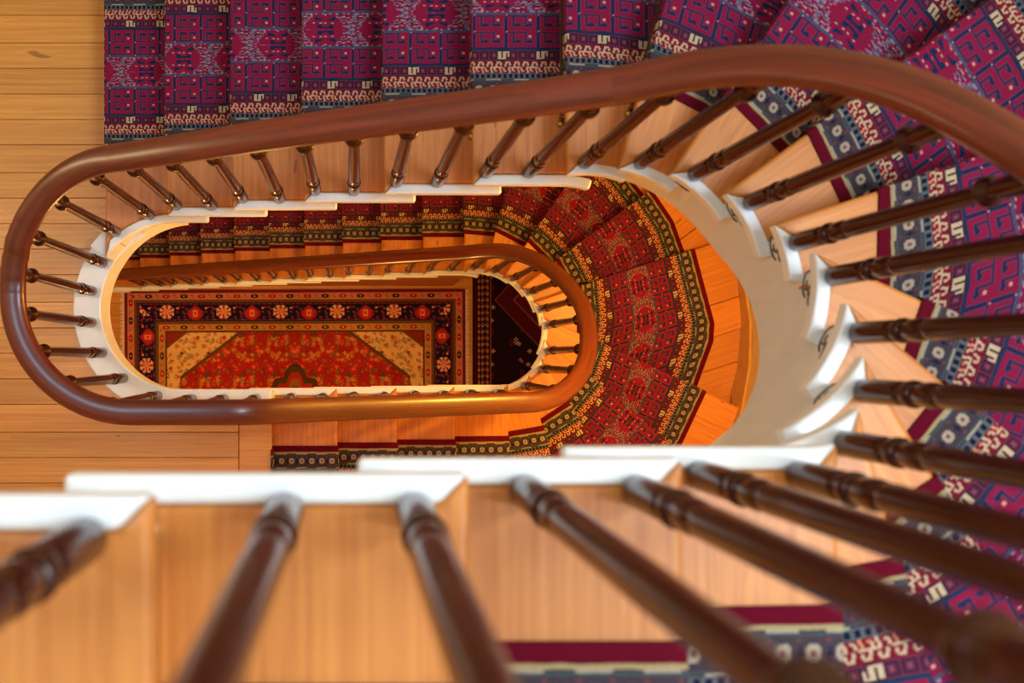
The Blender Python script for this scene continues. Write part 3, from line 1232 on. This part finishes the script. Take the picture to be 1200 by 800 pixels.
ordn = ['first', 'second', 'third', 'fourth', 'fifth', 'sixth', 'seventh', 'eighth', 'ninth', 'tenth', 'eleventh', 'twelfth',
        'thirteenth', 'fourteenth', 'fifteenth', 'sixteenth', 'seventeenth', 'eighteenth', 'nineteenth', 'twentieth']
for n, a in enumerate(nosesA[:17]):
    rod(a, endsA[n], Z(LAND - n), 'brass rod under the %s nosing up from the landing, across the magenta runner' % ordn[n],
        'stair rods of the upper flight')
for n in range(8, 25):
    k = 24 - n
    rod(nosesB[n], endsB[n], Z(GD - n), 'brass rod under the %s nosing down from the landing, across the orange-lit runner' % ordn[k],
        'stair rods of the lower flight')

# ------------------------------------------------------------------ balustrade
ba = empty('balustrade')
tag(ba, 'mahogany handrail on turned dark balusters looping round the whole stairwell', 'balustrade')
ROFF = 320.0

def interp(xs, ys, x):
    if x <= xs[0]:
        return ys[0]
    for i in range(len(xs) - 1):
        if x <= xs[i + 1]:
            f = (x - xs[i]) / (xs[i + 1] - xs[i])
            return ys[i] + (ys[i + 1] - ys[i]) * f
    return ys[-1]

hxA = {1: 4.9, 2: 5.05, 4: 5.1, 6: 4.95, 8: 4.88, 10: 4.7, 11: 4.45, 12: 4.3, 13: 4.3, 14: 4.4, 16: 4.7, 18: 4.9, 20: 5.0}
kqA = [n.q for n in nosesA]
def railA(q):
    k = interp(kqA, list(range(1, 21)), q)
    h = interp(sorted(hxA), [hxA[i] for i in sorted(hxA)], k)
    D = LAND - k - h
    return min(D, LAND - 5.5)
def smoothf(fn, q, w, lo=-1e9, hi=1e9):
    tot = sw = 0.0
    for i in range(-6, 7):
        g = math.exp(-(i / 3.0) ** 2)
        tot += g * fn(min(hi, max(lo, q + i * w / 6)))
        sw += g
    return tot / sw
nB = len(nosesB)
kqB = [n.q for n in nosesB]
def railB(q):
    k = interp(kqB, list(range(1, nB + 1)), q)
    h = interp([1, 14, 16, 18, 22, 24, 25], [5.0, 4.9, 4.7, 4.7, 5.0, 5.2, 5.5], k)
    return GD - k - h

# one continuous path, from the upper floor down to the hall
path = []
qa = kqA[-1] + 900
q = qa
qLand = -pi * R - (-3400 - XL)
def landD(q):
    return railA(q) if q > q1 - 600 else LAND - 5.5
while q > qLand:
    path.append((*WA.pt(q, ROFF), smoothf(landD, q, 1100)))
    q -= 110
# lower flight, bottom side
qb0 = WB.q_bot(-3300)
q = qb0
def rb(q):
    if q > kqB[-1]:
        return LAND - 5.5
    return min(railB(q), 1e9) if railB(q) > LAND - 5.5 else LAND - 5.5
while q > kqB[0]:
    path.append((*WBs.pt(q, ROFF), smoothf(rb, q, 1000)))
    q -= 110
P = [Vector((x * U, y * U, Z(D))) for x, y, D in path]

PROF = []
for i in range(20):
    a = 2 * pi * i / 20
    ca, sa = cos(a), sin(a)
    w = 0.041 * (abs(ca) ** 0.8) * (1 if ca >= 0 else -1)
    h = 0.030 * (abs(sa) ** 0.8) * (1 if sa >= 0 else -1)
    if sa < -0.3:
        w *= 0.86
    PROF.append((w, h))
arc = [0.0]
for i in range(1, len(P)):
    arc.append(arc[-1] + (P[i] - P[i - 1]).length)
LAT = []
for i in range(len(P)):
    t = P[min(i + 1, len(P) - 1)] - P[max(i - 1, 0)]
    lat = Vector((-t.y, t.x, 0)).normalized()
    LAT.append((t.normalized(), lat))
def section(i0, i1):
    vs, fs, uv_ = [], [], []
    n = len(PROF)
    per = [0.0]
    for j in range(n):
        a, b = PROF[j], PROF[(j + 1) % n]
        per.append(per[-1] + math.hypot(a[0] - b[0], a[1] - b[1]))
    for i in range(i0, i1 + 1):
        t, lat = LAT[i]
        upv = t.cross(lat)
        if upv.z < 0:
            upv = -upv
        for j, (w, h) in enumerate(PROF):
            vs.append(P[i] + lat * w + upv * h)
    m = i1 - i0 + 1
    for i in range(m - 1):
        for j in range(n):
            fs.append([i * n + j, i * n + (j + 1) % n, (i + 1) * n + (j + 1) % n, (i + 1) * n + j])
            uv_.append([(arc[i0 + i], per[j]), (arc[i0 + i], per[j + 1]), (arc[i0 + i + 1], per[j + 1]), (arc[i0 + i + 1], per[j])])
    fs.append(list(range(n)))
    fs.append([(m - 1) * n + j for j in range(n - 1, -1, -1)])
    uv_ += [[(0, 0)] * n, [(0, 0)] * n]
    me = bpy.data.meshes.new('handrail')
    me.from_pydata(vs, [], fs)
    uv = me.uv_layers.new(name='UVMap')
    k = 0
    for f in uv_:
        for c in f:
            uv.data[k].uv = c
            k += 1
    bm = bmesh.new()
    bm.from_mesh(me)
    bmesh.ops.recalc_face_normals(bm, faces=bm.faces)
    bm.to_mesh(me)
    bm.free()
    link('handrail', me, M['rail'], ba, smooth=50)
# joints where the rail is scarfed together
cuts = [0]
wanted = [(5000, -1150), (7000, 1400), (3970, 4080), (-4200, 4080), (-7600, 1500), (-5200, -1200), (4800, -1200), (7400, 1500), (4830, 4080), (-5000, 4080)]
idx = 0
for w in wanted:
    best, bi = 1e9, None
    for i in range(idx + 8, min(len(path), idx + 200)):
        d = math.hypot(path[i][0] - w[0], path[i][1] - w[1])
        if d < best:
            best, bi = d, i
        elif best < 500 and d > best + 900:
            break
    if bi is not None and best < 700:
        cuts.append(bi)
        idx = bi
cuts.append(len(P) - 1)
for a, b in zip(cuts[:-1], cuts[1:]):
    if b > a:
        section(a, b)

# turned balusters
def profile(L):
    pr = [(0.0, 0.0165), (0.003, 0.0195), (0.010, 0.0212), (0.05, 0.0215), (0.125, 0.0208), (0.142, 0.0200), (0.145, 0.0178), (0.149, 0.0178),
          (0.151, 0.0212), (0.157, 0.0226), (0.168, 0.0226), (0.173, 0.0208), (0.175, 0.0170), (0.180, 0.0172), (0.190, 0.0190), (0.205, 0.0204),
          (0.222, 0.0205), (0.236, 0.0190), (0.243, 0.0172), (0.245, 0.0164), (0.249, 0.0188), (0.258, 0.0190), (0.30, 0.0188)]
    top = L - 0.135
    pr += [(0.30 + (top - 0.30) * 0.5, 0.0172), (top - 0.012, 0.0150), (top - 0.006, 0.0152), (top, 0.0190), (top + 0.004, 0.0236), (top + 0.010, 0.0256), (top + 0.016, 0.0250),
           (top + 0.021, 0.0215), (top + 0.024, 0.0165), (top + 0.030, 0.0150), (top + 0.045, 0.0172), (top + 0.075, 0.0196), (L - 0.03, 0.0200), (L, 0.0185)]
    return pr
cache = {}
def baluster(x, y, D, Dr):
    zb = Z(D) + 0.0005
    zt = Z(Dr) - 0.022
    L = round(zt - zb, 2)
    if L not in cache:
        nseg = 16
        vs, fs = [], []
        pr = profile(L)
        for h, r in pr:
            for k in range(nseg):
                vs.append((r * cos(2 * pi * k / nseg), r * sin(2 * pi * k / nseg), h))
        for i in range(len(pr) - 1):
            for k in range(nseg):
                fs.append([i * nseg + k, i * nseg + (k + 1) % nseg, (i + 1) * nseg + (k + 1) % nseg, (i + 1) * nseg + k])
        fs.append(list(range(nseg))[::-1])
        fs.append([(len(pr) - 1) * nseg + k for k in range(nseg)])
        me = bpy.data.meshes.new('baluster')
        me.from_pydata(vs, [], fs)
        cache[L] = me
    o = link('baluster', cache[L], M['baluster'], ba, smooth=50)
    o.location = (x * U, y * U, zb)

BOFF = 275.0
RA = lambda q: smoothf(landD, q, 1100)
RB = lambda q: smoothf(rb, q, 1000)
for n in range(19):
    k = n + 1
    a = nosesA[n]
    if k == 1:
        offs = (690, 1624)
    elif k <= 6:
        offs = (280, 1215)
    elif k == 7:
        offs = (330,)
    elif k <= 15:
        offs = (330,)
    else:
        offs = (420, 1400)
    for o_ in offs:
        q = a.q + o_
        baluster(*WA.pt(q, BOFF), LAND - k, RA(q))
# landing: round the left end and along the bottom side
for (bx, by) in ((-7203, 2744), (-7546, 1936), (-7522, 1029), (-7203, 172), (-6566, -515)):
    a = atan2(by - YC, bx - XL)
    if a < 0:
        a += 2 * pi
    q = -(a - pi / 2) * R
    baluster(*WA.pt(q, BOFF), LAND - 0.035, RA(q))
for bx in (-5560, -4640, -3720, -2800):
    q = -pi * R - (bx - XL)
    baluster(*WA.pt(q, BOFF), LAND - 0.035, LAND - 5.5)
for n in range(nB - 1):
    k = n + 1
    a = nosesB[n]
    if k <= 11:
        offs = (280, 1215)
    elif k <= 20:
        offs = (330,)
    else:
        offs = (400, 1330)
    for o_ in offs:
        q = a.q + o_
        if k <= 2:
            continue
        baluster(*WBs.pt(q, BOFF), GD - k, RB(q))

# ------------------------------------------------------------------ rugs in the hall
def rug(name, x0, y0, w, h, z, mat, rot, uvflip=False):
    nx, ny = 24, 16
    vs, fs, uvs = [], [], []
    rnd = random.Random(9)
    for j in range(ny + 1):
        for i in range(nx + 1):
            u, v = i / nx, j / ny
            vs.append((u * w, v * h, 0.010 + 0.0012 * sin(u * 11) * sin(v * 9)))
            uvs.append((u * w, v * h))
    for j in range(ny):
        for i in range(nx):
            a = j * (nx + 1) + i
            fs.append([a, a + 1, a + nx + 2, a + nx + 1])
    # edge skirts down to the floor
    edge = [i for i in range(nx + 1)] + [(j * (nx + 1) + nx) for j in range(1, ny + 1)] + [ny * (nx + 1) + i for i in range(nx - 1, -1, -1)] + [j * (nx + 1) for j in range(ny - 1, 0, -1)]
    base = len(vs)
    for e in edge:
        x, y, _ = vs[e]
        vs.append((x, y, 0.0))
        uvs.append(uvs[e])
    ne = len(edge)
    for i in range(ne):
        fs.append([edge[(i + 1) % ne], edge[i], base + i, base + (i + 1) % ne])
    me = bpy.data.meshes.new(name)
    me.from_pydata(vs, [], fs)
    uv = me.uv_layers.new(name='UVMap')
    for l in me.loops:
        uv.data[l.index].uv = uvs[l.vertex_index]
    o = link(name, me, mat, smooth=50)
    o.location = (x0, y0, z)
    o.rotation_euler = (0, 0, rot)
    return o

zg = Z(GD) + 0.0008
pr_ = rug('persian_rug', -13266 * U, 3960 * U - RUG_W, RUG_L, RUG_W, zg, M['rug'], 0.004)
tag(pr_, 'red rug with cream corners and dark rosette border on the hall floor', 'rug')
def fringe(x, sgn, L0):
    rnd = random.Random(17 + sgn)
    bm = bmesh.new()
    y = 0.01
    while y < RUG_W - 0.01:
        ln = L0 * rnd.uniform(0.75, 1.1)
        sk = rnd.uniform(-0.006, 0.006)
        p = [(x, y, 0.006), (x, y + 0.011, 0.006), (x + sgn * ln, y + 0.008 + sk, 0.002), (x + sgn * ln, y + 0.003 + sk, 0.002)]
        b = [bm.verts.new(v) for v in p]
        t = [bm.verts.new((v[0], v[1], v[2] + 0.004)) for v in p]
        bm.faces.new(t)
        bm.faces.new(b[::-1])
        for i in range(4):
            bm.faces.new((b[i], b[(i + 1) % 4], t[(i + 1) % 4], t[i]))
        y += 0.0125
    bmesh.ops.recalc_face_normals(bm, faces=bm.faces)
    me = bpy.data.meshes.new('fringe')
    bm.to_mesh(me)
    bm.free()
    f = link('fringe', me, M['fringe'], pr_)
    f['label'] = 'cream fringe of loose threads'
fringe(0.0, -1, 0.035)
fringe(RUG_L, 1, 0.03)
dr = rug('tribal_rug', 6860 * U, -1900 * U, 1.55, 1.2, zg, M['darkrug'], 0.0)
tag(dr, 'dark maroon rug with a lozenge pattern lying beyond the red rug', 'rug')
